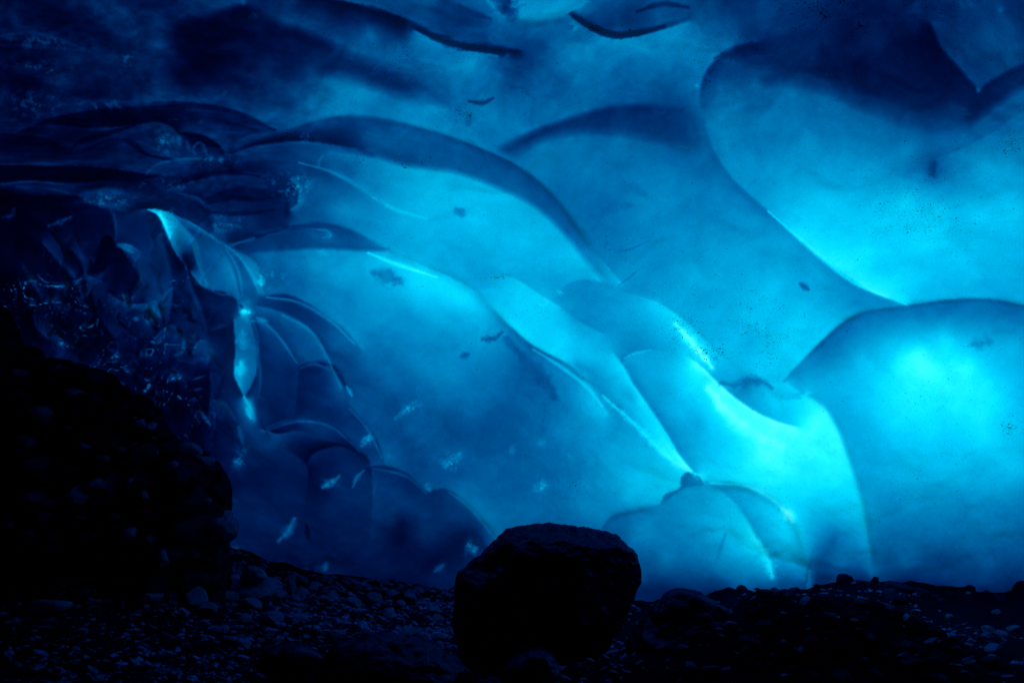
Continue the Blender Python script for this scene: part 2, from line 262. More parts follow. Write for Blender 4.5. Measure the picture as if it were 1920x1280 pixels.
# marks, with highlights, lit rims and shade put into the ice thickness: short strokes with a value and a half width in px
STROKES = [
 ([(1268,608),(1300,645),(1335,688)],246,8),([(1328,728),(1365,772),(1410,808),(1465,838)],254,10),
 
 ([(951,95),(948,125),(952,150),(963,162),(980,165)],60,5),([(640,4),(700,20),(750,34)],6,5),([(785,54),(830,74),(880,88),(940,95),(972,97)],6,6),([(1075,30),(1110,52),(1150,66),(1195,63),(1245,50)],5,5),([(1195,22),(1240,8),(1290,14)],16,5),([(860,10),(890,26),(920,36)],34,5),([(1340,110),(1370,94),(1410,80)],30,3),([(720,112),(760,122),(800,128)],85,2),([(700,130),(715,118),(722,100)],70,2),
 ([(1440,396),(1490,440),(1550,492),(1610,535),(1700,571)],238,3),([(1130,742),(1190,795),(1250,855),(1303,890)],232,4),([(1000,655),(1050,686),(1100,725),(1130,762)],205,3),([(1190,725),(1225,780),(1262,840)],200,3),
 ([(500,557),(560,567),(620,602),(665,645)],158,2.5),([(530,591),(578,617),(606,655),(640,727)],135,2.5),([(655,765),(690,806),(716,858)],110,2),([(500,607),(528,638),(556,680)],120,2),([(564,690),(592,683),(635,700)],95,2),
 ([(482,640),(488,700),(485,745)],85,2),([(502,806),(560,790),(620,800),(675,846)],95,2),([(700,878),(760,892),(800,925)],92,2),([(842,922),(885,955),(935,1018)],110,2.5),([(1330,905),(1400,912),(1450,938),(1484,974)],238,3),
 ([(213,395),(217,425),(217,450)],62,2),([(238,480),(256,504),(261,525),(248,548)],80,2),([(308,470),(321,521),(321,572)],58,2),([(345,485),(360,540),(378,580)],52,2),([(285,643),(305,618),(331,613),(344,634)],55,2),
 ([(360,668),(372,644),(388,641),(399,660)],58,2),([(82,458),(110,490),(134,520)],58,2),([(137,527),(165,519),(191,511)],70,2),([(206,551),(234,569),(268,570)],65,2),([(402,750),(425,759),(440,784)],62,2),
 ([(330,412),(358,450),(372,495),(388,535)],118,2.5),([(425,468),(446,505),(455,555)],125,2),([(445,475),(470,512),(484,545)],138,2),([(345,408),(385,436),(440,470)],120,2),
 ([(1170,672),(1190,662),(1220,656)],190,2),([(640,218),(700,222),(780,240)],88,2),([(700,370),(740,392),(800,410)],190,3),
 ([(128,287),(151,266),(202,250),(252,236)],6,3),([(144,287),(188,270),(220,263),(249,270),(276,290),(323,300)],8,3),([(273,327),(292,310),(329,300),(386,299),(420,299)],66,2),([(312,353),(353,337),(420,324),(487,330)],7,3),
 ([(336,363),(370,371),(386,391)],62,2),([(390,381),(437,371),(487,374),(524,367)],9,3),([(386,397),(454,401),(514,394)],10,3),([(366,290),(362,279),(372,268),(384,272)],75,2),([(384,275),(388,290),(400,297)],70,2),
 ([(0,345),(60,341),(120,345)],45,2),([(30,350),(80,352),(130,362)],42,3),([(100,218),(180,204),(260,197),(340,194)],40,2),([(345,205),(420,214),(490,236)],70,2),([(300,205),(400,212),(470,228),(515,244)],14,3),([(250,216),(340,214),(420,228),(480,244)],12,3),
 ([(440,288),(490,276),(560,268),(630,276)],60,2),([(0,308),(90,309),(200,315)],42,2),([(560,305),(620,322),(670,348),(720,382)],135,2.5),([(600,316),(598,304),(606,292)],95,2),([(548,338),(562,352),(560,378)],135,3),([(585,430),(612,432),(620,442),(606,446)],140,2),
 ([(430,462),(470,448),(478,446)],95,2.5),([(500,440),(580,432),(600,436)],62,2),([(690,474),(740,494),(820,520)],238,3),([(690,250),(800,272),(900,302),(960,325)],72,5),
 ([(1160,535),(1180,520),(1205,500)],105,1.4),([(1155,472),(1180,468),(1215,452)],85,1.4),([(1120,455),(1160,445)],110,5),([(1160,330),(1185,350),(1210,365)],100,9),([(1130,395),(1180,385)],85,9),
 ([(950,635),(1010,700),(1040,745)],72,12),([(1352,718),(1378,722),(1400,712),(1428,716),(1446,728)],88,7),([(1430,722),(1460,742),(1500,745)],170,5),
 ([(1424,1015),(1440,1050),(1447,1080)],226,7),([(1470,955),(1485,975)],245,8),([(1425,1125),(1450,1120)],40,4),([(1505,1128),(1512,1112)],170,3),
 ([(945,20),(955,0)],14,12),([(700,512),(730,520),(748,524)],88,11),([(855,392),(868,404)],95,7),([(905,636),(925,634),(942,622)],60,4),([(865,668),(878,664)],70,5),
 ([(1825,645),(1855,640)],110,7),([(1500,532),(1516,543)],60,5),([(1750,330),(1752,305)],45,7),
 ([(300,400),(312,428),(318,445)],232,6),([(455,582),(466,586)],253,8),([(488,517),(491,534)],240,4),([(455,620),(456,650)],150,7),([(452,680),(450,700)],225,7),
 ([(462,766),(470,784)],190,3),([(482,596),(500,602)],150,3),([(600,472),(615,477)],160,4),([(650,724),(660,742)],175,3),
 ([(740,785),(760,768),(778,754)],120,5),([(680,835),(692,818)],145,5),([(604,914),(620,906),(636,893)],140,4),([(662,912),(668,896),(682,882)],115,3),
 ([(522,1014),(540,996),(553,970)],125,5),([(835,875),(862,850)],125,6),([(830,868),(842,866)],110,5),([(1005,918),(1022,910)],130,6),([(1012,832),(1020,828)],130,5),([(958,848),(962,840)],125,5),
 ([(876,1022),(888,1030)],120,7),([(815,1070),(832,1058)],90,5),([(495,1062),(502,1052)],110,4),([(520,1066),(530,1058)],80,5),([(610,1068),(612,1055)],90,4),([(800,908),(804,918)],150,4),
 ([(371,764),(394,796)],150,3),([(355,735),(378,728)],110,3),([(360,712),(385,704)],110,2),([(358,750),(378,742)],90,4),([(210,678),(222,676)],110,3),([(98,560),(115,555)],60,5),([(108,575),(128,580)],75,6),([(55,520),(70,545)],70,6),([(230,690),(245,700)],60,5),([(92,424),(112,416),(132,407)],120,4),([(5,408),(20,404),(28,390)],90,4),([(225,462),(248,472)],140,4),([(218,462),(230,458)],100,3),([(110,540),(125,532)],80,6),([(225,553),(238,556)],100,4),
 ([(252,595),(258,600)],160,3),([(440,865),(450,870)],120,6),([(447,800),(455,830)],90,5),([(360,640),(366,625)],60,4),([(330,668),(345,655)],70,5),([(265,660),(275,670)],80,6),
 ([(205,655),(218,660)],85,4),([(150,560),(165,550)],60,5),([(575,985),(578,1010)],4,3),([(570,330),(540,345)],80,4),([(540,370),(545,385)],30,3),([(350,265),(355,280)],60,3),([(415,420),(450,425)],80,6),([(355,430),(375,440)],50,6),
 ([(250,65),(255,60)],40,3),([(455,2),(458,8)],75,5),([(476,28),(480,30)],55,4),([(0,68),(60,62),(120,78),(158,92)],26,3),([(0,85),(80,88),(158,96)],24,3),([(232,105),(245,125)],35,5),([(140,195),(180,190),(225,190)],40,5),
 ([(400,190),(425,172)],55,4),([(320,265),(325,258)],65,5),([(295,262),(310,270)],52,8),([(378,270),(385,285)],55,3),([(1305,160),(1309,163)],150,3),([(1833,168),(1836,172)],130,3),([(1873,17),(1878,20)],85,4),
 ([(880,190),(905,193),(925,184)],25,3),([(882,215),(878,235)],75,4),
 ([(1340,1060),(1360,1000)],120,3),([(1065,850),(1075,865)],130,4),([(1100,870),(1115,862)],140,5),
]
GS, GX0, GX1, GY0, GY1 = 2.0, -160, 2120, -130, 1200
W, H = int((GX1 - GX0) / GS), int((GY1 - GY0) / GS)

def solve(num, wgt, iters=(200, 120, 90, 80, 80, 70, 60)):
    """spread the values given on lines and spots smoothly over the sheet"""
    levels = [(num, wgt)]
    while min(levels[-1][0].shape) > 16:
        n, g = levels[-1]
        h, w_ = (n.shape[0] + 1) // 2 * 2, (n.shape[1] + 1) // 2 * 2
        n = np.pad(n, ((0, h - n.shape[0]), (0, w_ - n.shape[1]))); g = np.pad(g, ((0, h - g.shape[0]), (0, w_ - g.shape[1])))
        f = lambda a: a[::2, ::2] + a[1::2, ::2] + a[::2, 1::2] + a[1::2, 1::2]
        levels.append((f(n), np.minimum(f(g), 1e6)))
    u = None
    for k in range(len(levels) - 1, -1, -1):
        n, g = levels[k]
        if u is None: u = np.full(n.shape, n.sum() / max(g.sum(), 1e-9))
        else: u = np.repeat(np.repeat(u, 2, 0), 2, 1)[:n.shape[0], :n.shape[1]]
        yy, xx = np.indices(n.shape); red = (yy + xx) % 2 == 0
        it = iters[min(k, len(iters) - 1)] if k < len(iters) else 60
        it = 110 if k == 0 else 120
        for i in range(it):
            for m in (red, ~red):
                p = np.pad(u, 1, mode='edge')
                s = p[:-2, 1:-1] + p[2:, 1:-1] + p[1:-1, :-2] + p[1:-1, 2:]
                nu = (s + n) / (4 + g)
                u = np.where(m, u + 1.7 * (nu - u), u)
        u = np.clip(u, -1, 12) if k else u
    return u

def blur(a, s):
    r = max(1, int(3 * s)); k = np.exp(-0.5 * (np.arange(-r, r + 1) / s)**2); k /= k.sum()
    p = np.pad(a, ((r, r), (0, 0)), mode='edge'); a = sum(k[i] * p[i:i + a.shape[0]] for i in range(2 * r + 1))
    p = np.pad(a, ((0, 0), (r, r)), mode='edge'); return sum(k[i] * p[:, i:i + a.shape[1]] for i in range(2 * r + 1))

def depth_of(val):
    """optical path (m of ice) that leaves this brightness"""
    val = np.asarray(val, float); val = val + np.maximum(val - 165, 0) * .22
    g = (val / 255) ** 2.25
    return np.maximum(np.log(1.15 / np.maximum(g, 1e-4)) / KG, 0.02)

tn, tw = np.zeros((H, W)), np.zeros((H, W)); dn, dw = np.zeros((H, W)), np.full((H, W), 2e-5)
lip = np.zeros((H, W)); shoulder_shade = np.zeros((H, W))
YY, XX = np.indices((H, W)); PX = XX * GS + GX0; PY = YY * GS + GY0
def put(n, g, x, y, val, weight):
    ix = np.round((x - GX0) / GS).astype(int); iy = np.round((y - GY0) / GS).astype(int)
    ok = (ix >= 0) & (ix < W) & (iy >= 0) & (iy < H)
    n[iy[ok], ix[ok]] = val[ok] * weight; g[iy[ok], ix[ok]] = weight
for pts, lv, rv, off, proud, lw in FOLDS:
    proud *= 0.24
    mx_, my_ = np.mean([q[0] for q in pts]), np.mean([q[1] for q in pts])
    if mx_ < 410 and my_ > 500: lv, rv = [q * 1.32 if q > 25 else q * .85 for q in lv], [q * 1.32 if q > 25 else q * .85 for q in rv]
    P, par = catmull(pts, 1.0)
    T = np.gradient(P, axis=0); T /= np.maximum(np.hypot(T[:, 0], T[:, 1]), 1e-6)[:, None]
    N = np.stack([T[:, 1], -T[:, 0]], 1)          # left of travel (image y runs down)
    o = off if off > 1 else 0.8
    tl, tr = depth_of(along(lv, par)), depth_of(along(rv, par))
    keep = (par > 0.0) & (par <= 1)
    put(tn, tw, *(P + N * o).T, tl, 50.0); put(tn, tw, *(P - N * o).T, tr, 50.0)
    if proud:
        fade = np.clip(np.minimum(par, 1 - par) / 0.18, 0, 1) ** 0.7
        put(dn, dw, *(P + N * 1.6).T, -proud / 2 * fade, 50.0); put(dn, dw, *(P - N * 1.6).T, proud / 2 * fade, 50.0)
        # the rounded lip
        lx = lw * 1.5; x0, x1 = P[:, 0].min() - lx, P[:, 0].max() + lx; y0, y1 = P[:, 1].min() - lx, P[:, 1].max() + lx
        i0, i1 = max(0, int((x0 - GX0) / GS)), min(W, int((x1 - GX0) / GS) + 2); j0, j1 = max(0, int((y0 - GY0) / GS)), min(H, int((y1 - GY0) / GS) + 2)
        if i1 > i0 and j1 > j0:
            sx, sy = PX[j0:j1, i0:i1], PY[j0:j1, i0:i1]
            best = np.full(sx.shape, 1e9); sg = np.zeros(sx.shape); fd = np.zeros(sx.shape)
            for q in range(0, len(P), 5):
                ddx, ddy = sx - P[q, 0], sy - P[q, 1]; d = ddx * ddx + ddy * ddy
                m = d < best
                best = np.where(m, d, best); sg = np.where(m, ddx * N[q, 0] + ddy * N[q, 1], sg); fd = np.where(m, fade[q], fd)
            s = -sg * np.sign(proud)              # > 0 on the near side
            t = np.clip(s / lw, 0, 1); inside = (s > 0) & (best < (lw * 1.02)**2)
            prof = abs(proud) * 0.35 * (1 - np.sqrt(np.clip(1 - (1 - t)**2, 0, 1))) * fd
            lip[j0:j1, i0:i1] -= np.where(inside, prof, 0)
            if lw >= 24 and np.mean(rv if proud > 0 else lv) < np.mean(lv if proud > 0 else rv): shoulder_shade[j0:j1, i0:i1] += np.where(s > 0, 0.075 * np.exp(-(s / (0.55 * lw))**2) * fd * (best < (lw * 1.5)**2), 0)  # shade along the near side of the lip, put in as thicker ice
for line in SPOTS.split('\n'):
    for s in line.split(';'):
        x, y, v_ = map(float, s.split()); r = 16
        m = ((PX - x)**2 + (PY - y)**2 < r * r) & (tw < 1); tn[m] = depth_of(v_) * 0.03; tw[m] = 0.03
Tk = blur(solve(tn, tw), 0.55) + blur(shoulder_shade, 1.0)
Dp = blur(solve(dn, dw) + lip, 3.0)
strk = np.zeros((H, W))
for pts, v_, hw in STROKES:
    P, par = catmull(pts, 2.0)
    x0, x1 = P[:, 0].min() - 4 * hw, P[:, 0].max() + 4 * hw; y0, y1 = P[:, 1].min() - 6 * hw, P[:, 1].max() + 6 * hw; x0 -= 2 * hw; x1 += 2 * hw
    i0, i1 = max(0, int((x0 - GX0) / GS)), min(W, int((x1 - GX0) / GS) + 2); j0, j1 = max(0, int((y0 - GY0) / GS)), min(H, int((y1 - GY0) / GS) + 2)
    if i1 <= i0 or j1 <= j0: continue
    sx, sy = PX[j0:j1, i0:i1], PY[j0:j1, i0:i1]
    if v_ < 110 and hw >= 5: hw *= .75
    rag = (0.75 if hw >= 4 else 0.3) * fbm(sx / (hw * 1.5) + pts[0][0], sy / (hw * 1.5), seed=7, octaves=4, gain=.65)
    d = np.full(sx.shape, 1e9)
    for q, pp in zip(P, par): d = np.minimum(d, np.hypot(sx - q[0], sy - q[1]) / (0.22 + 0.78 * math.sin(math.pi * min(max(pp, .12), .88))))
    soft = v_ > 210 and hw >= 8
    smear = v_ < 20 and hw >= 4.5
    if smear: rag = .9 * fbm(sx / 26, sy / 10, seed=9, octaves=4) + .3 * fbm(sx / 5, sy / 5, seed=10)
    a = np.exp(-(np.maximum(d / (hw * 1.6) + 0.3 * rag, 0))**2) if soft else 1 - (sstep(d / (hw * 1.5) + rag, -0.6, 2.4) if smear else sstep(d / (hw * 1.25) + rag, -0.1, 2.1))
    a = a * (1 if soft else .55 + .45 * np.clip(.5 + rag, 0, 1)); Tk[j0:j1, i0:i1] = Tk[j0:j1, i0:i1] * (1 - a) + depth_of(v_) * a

def sample(A, u, v):
    x = np.clip((u - GX0) / GS, 0, W - 1.001); y = np.clip((v - GY0) / GS, 0, H - 1.001)
    ix, iy = x.astype(int), y.astype(int); fx, fy = x - ix, y - iy
    return (A[iy, ix] * (1 - fx) + A[iy, ix + 1] * fx) * (1 - fy) + (A[iy + 1, ix] * (1 - fx) + A[iy + 1, ix + 1] * fx) * fy

us = np.concatenate([np.linspace(-1900, -190, 50), np.arange(-160, 2121, 2.0), np.linspace(2160, 3700, 45)])
vs = np.concatenate([np.linspace(-2000, -150, 50), np.arange(-126, 1200, 2.0), np.linspace(1230, 1560, 12)])
U, V = np.meshgrid(us, vs)
def base_depth(u, v):
    z = 7.5 - 2.6 * sstep(v, 1000, -300) - 2.6 * sstep(v, 0, -1900)
    z = z - 1.5 * np.clip((300 - u) / 1500, 0, 1.2)**1.3 - 1.0 * np.clip((u - 1500) / 1500, 0, 1.6)**1.3
    return np.maximum(z, 2.6)
Z = base_depth(U, V)
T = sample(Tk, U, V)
Z = Z - sample(Dp, U, V)
# the ice is never quite even: long scoops, streaks and, at far left, sharp glassy scallops
wu, wv = U + 40 * fbm(U / 160, V / 160, seed=3), V + 40 * fbm(U / 160, V / 160, seed=4)
Z -= 0.035 * fbm(wu / 210, wv / 120, seed=11, octaves=3)
ru, rv = (U * 0.85 + V * 0.52), (-U * 0.52 + V * 0.85)
Z -= (0.0015 + 0.005 * (1 - sstep(U, 500, 900))) * fbm(ru / 90, rv / 22, seed=21, octaves=3)
T *= 1 + (0.02 + 0.05 * (1 - sstep(U, 500, 1100))) * fbm(ru / 130, rv / 34, seed=31, octaves=4) + (0.05 + 0.10 * (1 - sstep(V, 150, 330))) * fbm(wu / 75, wv / 60, seed=32, octaves=5, gain=.6)
glass = (1 - sstep(U, 330, 480)) * sstep(V, 385, 470) + 0
glass = np.clip(glass + 0.45 * (1 - sstep(U, 520, 720)) * sstep(V, 560, 700), 0, 1)
glass2 = (1 - sstep(U, 420, 620)) * sstep(V, 180, 230) * (1 - sstep(V, 380, 420))
d1, d2, cid = worley((wu + 0.35 * wv) / 62, (wv - .2 * wu) / 105, seed=2)
e1, e2, cie = worley((U + 0.3 * V + 18 * fbm(U / 40, V / 40, seed=8)) / 24, V / 33, seed=6)
left = (1 - sstep(U, 330, 470)) * sstep(V, 385, 470)
Z -= left * (0.16 * np.clip(d1, 0, 1)**2 + 0.09 * np.clip(e1, 0, 1)**2 * sstep(V, 470, 600))
Z -= (glass - left).clip(0) * 0.03 * np.clip(d1, 0, 1)**2
T *= 1 + left * (0.25 * (cid - 0.5) + 0.22 * (cie - 0.5) * sstep(V, 460, 600) - 0.16 * (1 - sstep(d2 - d1, 0.0, 0.10)) * sstep(fbm(U / 60, V / 60, seed=94), -.1, .4) + 0.18)
Z -= glass2 * 0.02 * fbm(U / 70, V / 16, seed=41, octaves=4)
T *= 1 + glass2 * 0.09 * fbm((U + 3 * V * sstep(U, 200, 500)) / 75, V / 8, seed=42, octaves=5, gain=.6) + 0.12 * (1 - sstep(U, 350, 800)) * (1 - sstep(V, 180, 240)) * fbm(U / 50, V / 22, seed=43, octaves=5, gain=.6)
T *= 1 - 0.13 * (1 - sstep(U, 500, 1000)) * (1 - sstep(V, 120, 380)) - 0.07 * sstep(V, 860, 960) * (1 - sstep(U, 1000, 1500))
gx_, gy_ = U + 9 * fbm(U / 22, V / 22, seed=95), V + 9 * fbm(U / 22, V / 22, seed=96)
ta = 1.4 * vnoise(U / 55, V / 55, seed=97) - .5
sa_, sb_ = gx_ * np.cos(ta) + gy_ * np.sin(ta), -gx_ * np.sin(ta) + gy_ * np.cos(ta)
g1, g2, gc = worley(sa_ / 32, sb_ / 13, seed=98)
clump = vnoise(U / 42, V / 34, seed=99)
band = np.exp(-((U * .62 - V + 545) / 85)**2) + np.exp(-((U * .62 - V + 545) / 40)**2)
pick = sstep(gc + .34 * clump + 0.10 * band, .96, 1.05) * sstep(g2 - g1, .10, .45)
gm = left * sstep(V, 440, 520) * np.clip(pick, 0, 1)
gval = depth_of(45 + 110 * _hash((gc * 9999).astype(np.int64), (gc * 77).astype(np.int64), (gc * 0).astype(np.int64), 5) ** 1.5)
T = T * (1 - gm) + np.minimum(T, gval) * gm  # scattered glints, put in by thinning the ice
frost = 0.04 * glass2 + 0.03 * left * sstep(V, 480, 620)
for x, y, rx_, ry_ in [(195,375,60,12),(530,350,30,22),(570,255,30,10),(1075,52,12,8),(60,80,70,14),(70,130,60,16),(240,115,18,22),(420,420,40,18),(505,525,25,16),(455,860,16,22),(440,1040,14,30),(520,1064,80,10),(240,560,16,12),(770,765,20,10),(615,905,20,10),(690,825,12,12),(850,865,22,16),(1015,910,14,14),(885,1025,16,18),(560,350,25,20),(1010,575,14,10),(1050,545,14,8),(200,200,50,10),(60,195,60,26),(310,265,26,22),(400,305,50,12),(300,345,60,12)]:
    frost = frost + 0.55 * np.exp(-((U - x) / rx_)**2 - ((V - y) / ry_)**2)
fn = fbm(U / 9, V / 9, seed=85, octaves=3, gain=.7)
T *= 1 - 0.45 * np.clip(frost * 1.6, 0, 1) * sstep(fn, .15, .7)
T += (0.016 * fbm(U / 46, V / 40, seed=86, octaves=3) + 0.006 * fbm(U / 11, V / 11, seed=87, octaves=3, gain=.6)) * (0.5 + 1.2 * sstep(T, .1, .6))
# wisps and healed cracks: thin lines that come and go
c1 = fbm(wu / 120 + wv / 300, wv / 90 - wu / 200, seed=110, octaves=4); c2 = fbm(wu / 70, wv / 110, seed=111, octaves=4)
wm = sstep(fbm(U / 150, V / 110, seed=112), .0, .6)
T += (0.028 * np.exp(-np.abs(c1) / .022) - 0.020 * np.exp(-np.abs(c2 + .3) / .018)) * wm * (0.5 + 1.3 * sstep(T, .1, .5))
T += 0.10 * sstep(V, 1070, 1120)
T = np.maximum(T, 0.02)
far = np.clip((np.maximum(U - 2120, 0) + np.maximum(-160 - U, 0) + np.maximum(-130 - V, 0)) / 900, 0, 1)
T = T + 0.5 * far
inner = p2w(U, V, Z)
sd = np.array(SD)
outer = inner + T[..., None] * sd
nr, nc = U.shape; NV = nr * nc
idx = np.arange(NV).reshape(nr, nc)
def quads(ix, flip=False):
    q = np.stack([ix[:-1, :-1], ix[1:, :-1], ix[1:, 1:], ix[:-1, 1:]], -1).reshape(-1, 4)
    return q[:, ::-1] if flip else q
fi, fo = quads(idx), quads(idx + NV, True)
ring = np.concatenate([idx[0, :], idx[1:, -1], idx[-1, -2::-1], idx[-2:0:-1, 0]]); rn = np.roll(ring, -1)
fs = np.stack([ring, rn, rn + NV, ring + NV], -1)
def mesh_np(name, verts, faces, mats, mi=None, smooth=True):
    me = bpy.data.meshes.new(name)
    n, k = faces.shape
    me.vertices.add(len(verts)); me.vertices.foreach_set('co', np.ascontiguousarray(verts, dtype=np.float32).ravel())
    me.loops.add(n * k); me.loops.foreach_set('vertex_index', np.ascontiguousarray(faces, dtype=np.int32).ravel())
    me.polygons.add(n); me.polygons.foreach_set('loop_start', np.arange(0, n * k, k, dtype=np.int32))
    if mi is not None: me.polygons.foreach_set('material_index', np.ascontiguousarray(mi, dtype=np.int32))
    me.update(calc_edges=True)
    me.polygons.foreach_set('use_smooth', np.full(n, smooth))
    for m in mats: me.materials.append(m)
    me.validate()
    return me

# ------------------------------------------------------------------ materials
def newmat(name):
    m = bpy.data.materials.new(name); m.use_nodes = True; m.node_tree.nodes.clear()
    return m, m.node_tree.nodes, m.node_tree.links
def ND(n, t, **kw):
    x = n.new(t)
    for k, v_ in kw.items():
        if k.startswith('i_'): x.inputs[k[2:].replace('_', ' ')].default_value = v_
        elif k.startswith('n_'): x.inputs[int(k[2:])].default_value = v_
        else: setattr(x, k, v_)
    return x

def ice_inner():
    m, n, l = newmat('wet_ice')
    out = ND(n, 'ShaderNodeOutputMaterial'); tc = ND(n, 'ShaderNodeTexCoord')
    at = ND(n, 'ShaderNodeAttribute', attribute_name='dirt'); fr = ND(n, 'ShaderNodeAttribute', attribute_name='frost')
    # specks of sediment frozen into the ice
    def specks(scale, rarest, gain, off):
        mp = ND(n, 'ShaderNodeVectorMath', operation='ADD'); mp.inputs[1].default_value = (off, off, off); l.new(tc.outputs['Object'], mp.inputs[0])
        nz = ND(n, 'ShaderNodeTexNoise'); nz.inputs['Scale'].default_value = scale; nz.inputs['Detail'].default_value = 3; nz.inputs['Roughness'].default_value = 0.6; nz.inputs['Distortion'].default_value = 0.4
        l.new(mp.outputs[0], nz.inputs['Vector'])
        th = ND(n, 'ShaderNodeMath', operation='MULTIPLY_ADD', use_clamp=True); l.new(at.outputs['Fac'], th.inputs[0]); th.inputs[1].default_value = gain; th.inputs[2].default_value = -rarest
        th.use_clamp = False
        ad = ND(n, 'ShaderNodeMath', operation='ADD'); l.new(nz.outputs['Fac'], ad.inputs[0]); l.new(th.outputs[0], ad.inputs[1])
        mr = ND(n, 'ShaderNodeMapRange'); l.new(ad.outputs[0], mr.inputs[0]); mr.inputs[1].default_value = 0; mr.inputs[2].default_value = .035; mr.inputs[3].default_value = 0; mr.inputs[4].default_value = 1
        return mr.outputs[0]
    s1, s2 = specks(48, 0.715, 0.26, 0), specks(105, 0.69, 0.24, 3.3)
    mxx = ND(n, 'ShaderNodeMath', operation='MAXIMUM'); l.new(s1, mxx.inputs[0]); l.new(s2, mxx.inputs[1])
    sm = ND(n, 'ShaderNodeMath', operation='MULTIPLY'); l.new(mxx.outputs[0], sm.inputs[0]); sm.inputs[1].default_value = 0.85
    # milky and clear veins
    nv = ND(n, 'ShaderNodeTexNoise'); nv.inputs['Scale'].default_value = 5; nv.inputs['Detail'].default_value = 8; nv.inputs['Roughness'].default_value = 0.65; nv.inputs['Distortion'].default_value = 0.6
    l.new(tc.outputs['Object'], nv.inputs['Vector'])
    rv_ = ND(n, 'ShaderNodeMapRange'); l.new(nv.outputs['Fac'], rv_.inputs[0]); rv_.inputs[1].default_value = .25; rv_.inputs[2].default_value = .75; rv_.inputs[3].default_value = .86; rv_.inputs[4].default_value = 1.0
    ng = ND(n, 'ShaderNodeTexNoise'); ng.inputs['Scale'].default_value = 130; ng.inputs['Detail'].default_value = 3
    l.new(tc.outputs['Object'], ng.inputs['Vector'])
    rg = ND(n, 'ShaderNodeMapRange'); l.new(ng.outputs['Fac'], rg.inputs[0]); rg.inputs[1].default_value = .3; rg.inputs[2].default_value = .7; rg.inputs[3].default_value = .84; rg.inputs[4].default_value = 1.0
    mm = ND(n, 'ShaderNodeMath', operation='MULTIPLY'); l.new(rv_.outputs[0], mm.inputs[0]); l.new(rg.outputs[0], mm.inputs[1])
    vs_ = ND(n, 'ShaderNodeVectorMath', operation='SCALE'); vs_.inputs[0].default_value = (0.22, 0.80, 0.99); l.new(mm.outputs[0], vs_.inputs['Scale'])
    col = ND(n, 'ShaderNodeMix', data_type='RGBA'); l.new(sm.outputs[0], col.inputs['Factor']); l.new(vs_.outputs[0], col.inputs['A']); col.inputs['B'].default_value = (0.03, 0.03, 0.035, 1)
    # surface: ripples, and rime where frost sits
    b1 = ND(n, 'ShaderNodeTexNoise'); b1.inputs['Scale'].default_value = 9; b1.inputs['Detail'].default_value = 5; b1.inputs['Distortion'].default_value = 1.0
    l.new(tc.outputs['Object'], b1.inputs['Vector'])
    bp = ND(n, 'ShaderNodeBump'); bp.inputs['Strength'].default_value = 0.35; bp.inputs['Distance'].default_value = 0.02; l.new(b1.outputs['Fac'], bp.inputs['Height'])
    b2 = ND(n, 'ShaderNodeTexVoronoi'); b2.inputs['Scale'].default_value = 55; l.new(tc.outputs['Object'], b2.inputs['Vector'])
    bp2 = ND(n, 'ShaderNodeBump'); bp2.inputs['Distance'].default_value = 0.02; l.new(fr.outputs['Fac'], bp2.inputs['Strength']); l.new(b2.outputs['Distance'], bp2.inputs['Height']); l.new(bp.outputs[0], bp2.inputs['Normal'])
    tr = ND(n, 'ShaderNodeBsdfTranslucent'); l.new(col.outputs['Result'], tr.inputs['Color']); l.new(bp2.outputs[0], tr.inputs['Normal'])
    df = ND(n, 'ShaderNodeBsdfDiffuse'); df.inputs['Color'].default_value = (0.05, 0.30, 0.5, 1)
    m1 = ND(n, 'ShaderNodeMixShader'); m1.inputs[0].default_value = 0.06; l.new(tr.outputs[0], m1.inputs[1]); l.new(df.outputs[0], m1.inputs[2])
    gl = ND(n, 'ShaderNodeBsdfGlossy'); gl.inputs['Roughness'].default_value = 0.09; gl.inputs['Color'].default_value = (1, 1, 1, 1); l.new(bp2.outputs[0], gl.inputs['Normal'])
    fz = ND(n, 'ShaderNodeFresnel'); fz.inputs['IOR'].default_value = 1.33; l.new(bp2.outputs[0], fz.inputs['Normal'])
    m2 = ND(n, 'ShaderNodeMixShader'); l.new(fz.outputs[0], m2.inputs[0]); l.new(m1.outputs[0], m2.inputs[1]); l.new(gl.outputs[0], m2.inputs[2])
    sh = ND(n, 'ShaderNodeAttribute', attribute_name='outside'); tp = ND(n, 'ShaderNodeBsdfTransparent')
    m3 = ND(n, 'ShaderNodeMixShader'); l.new(sh.outputs['Fac'], m3.inputs[0]); l.new(m2.outputs[0], m3.inputs[1]); l.new(tp.outputs[0], m3.inputs[2])
    l.new(m3.outputs[0], out.inputs['Surface'])
    va = ND(n, 'ShaderNodeVolumeAbsorption'); va.inputs['Density'].default_value = KR; va.inputs['Color'].default_value = (0, 1 - KG / KR, 1 - KB / KR, 1)
    l.new(va.outputs[0], out.inputs['Volume'])
    return m

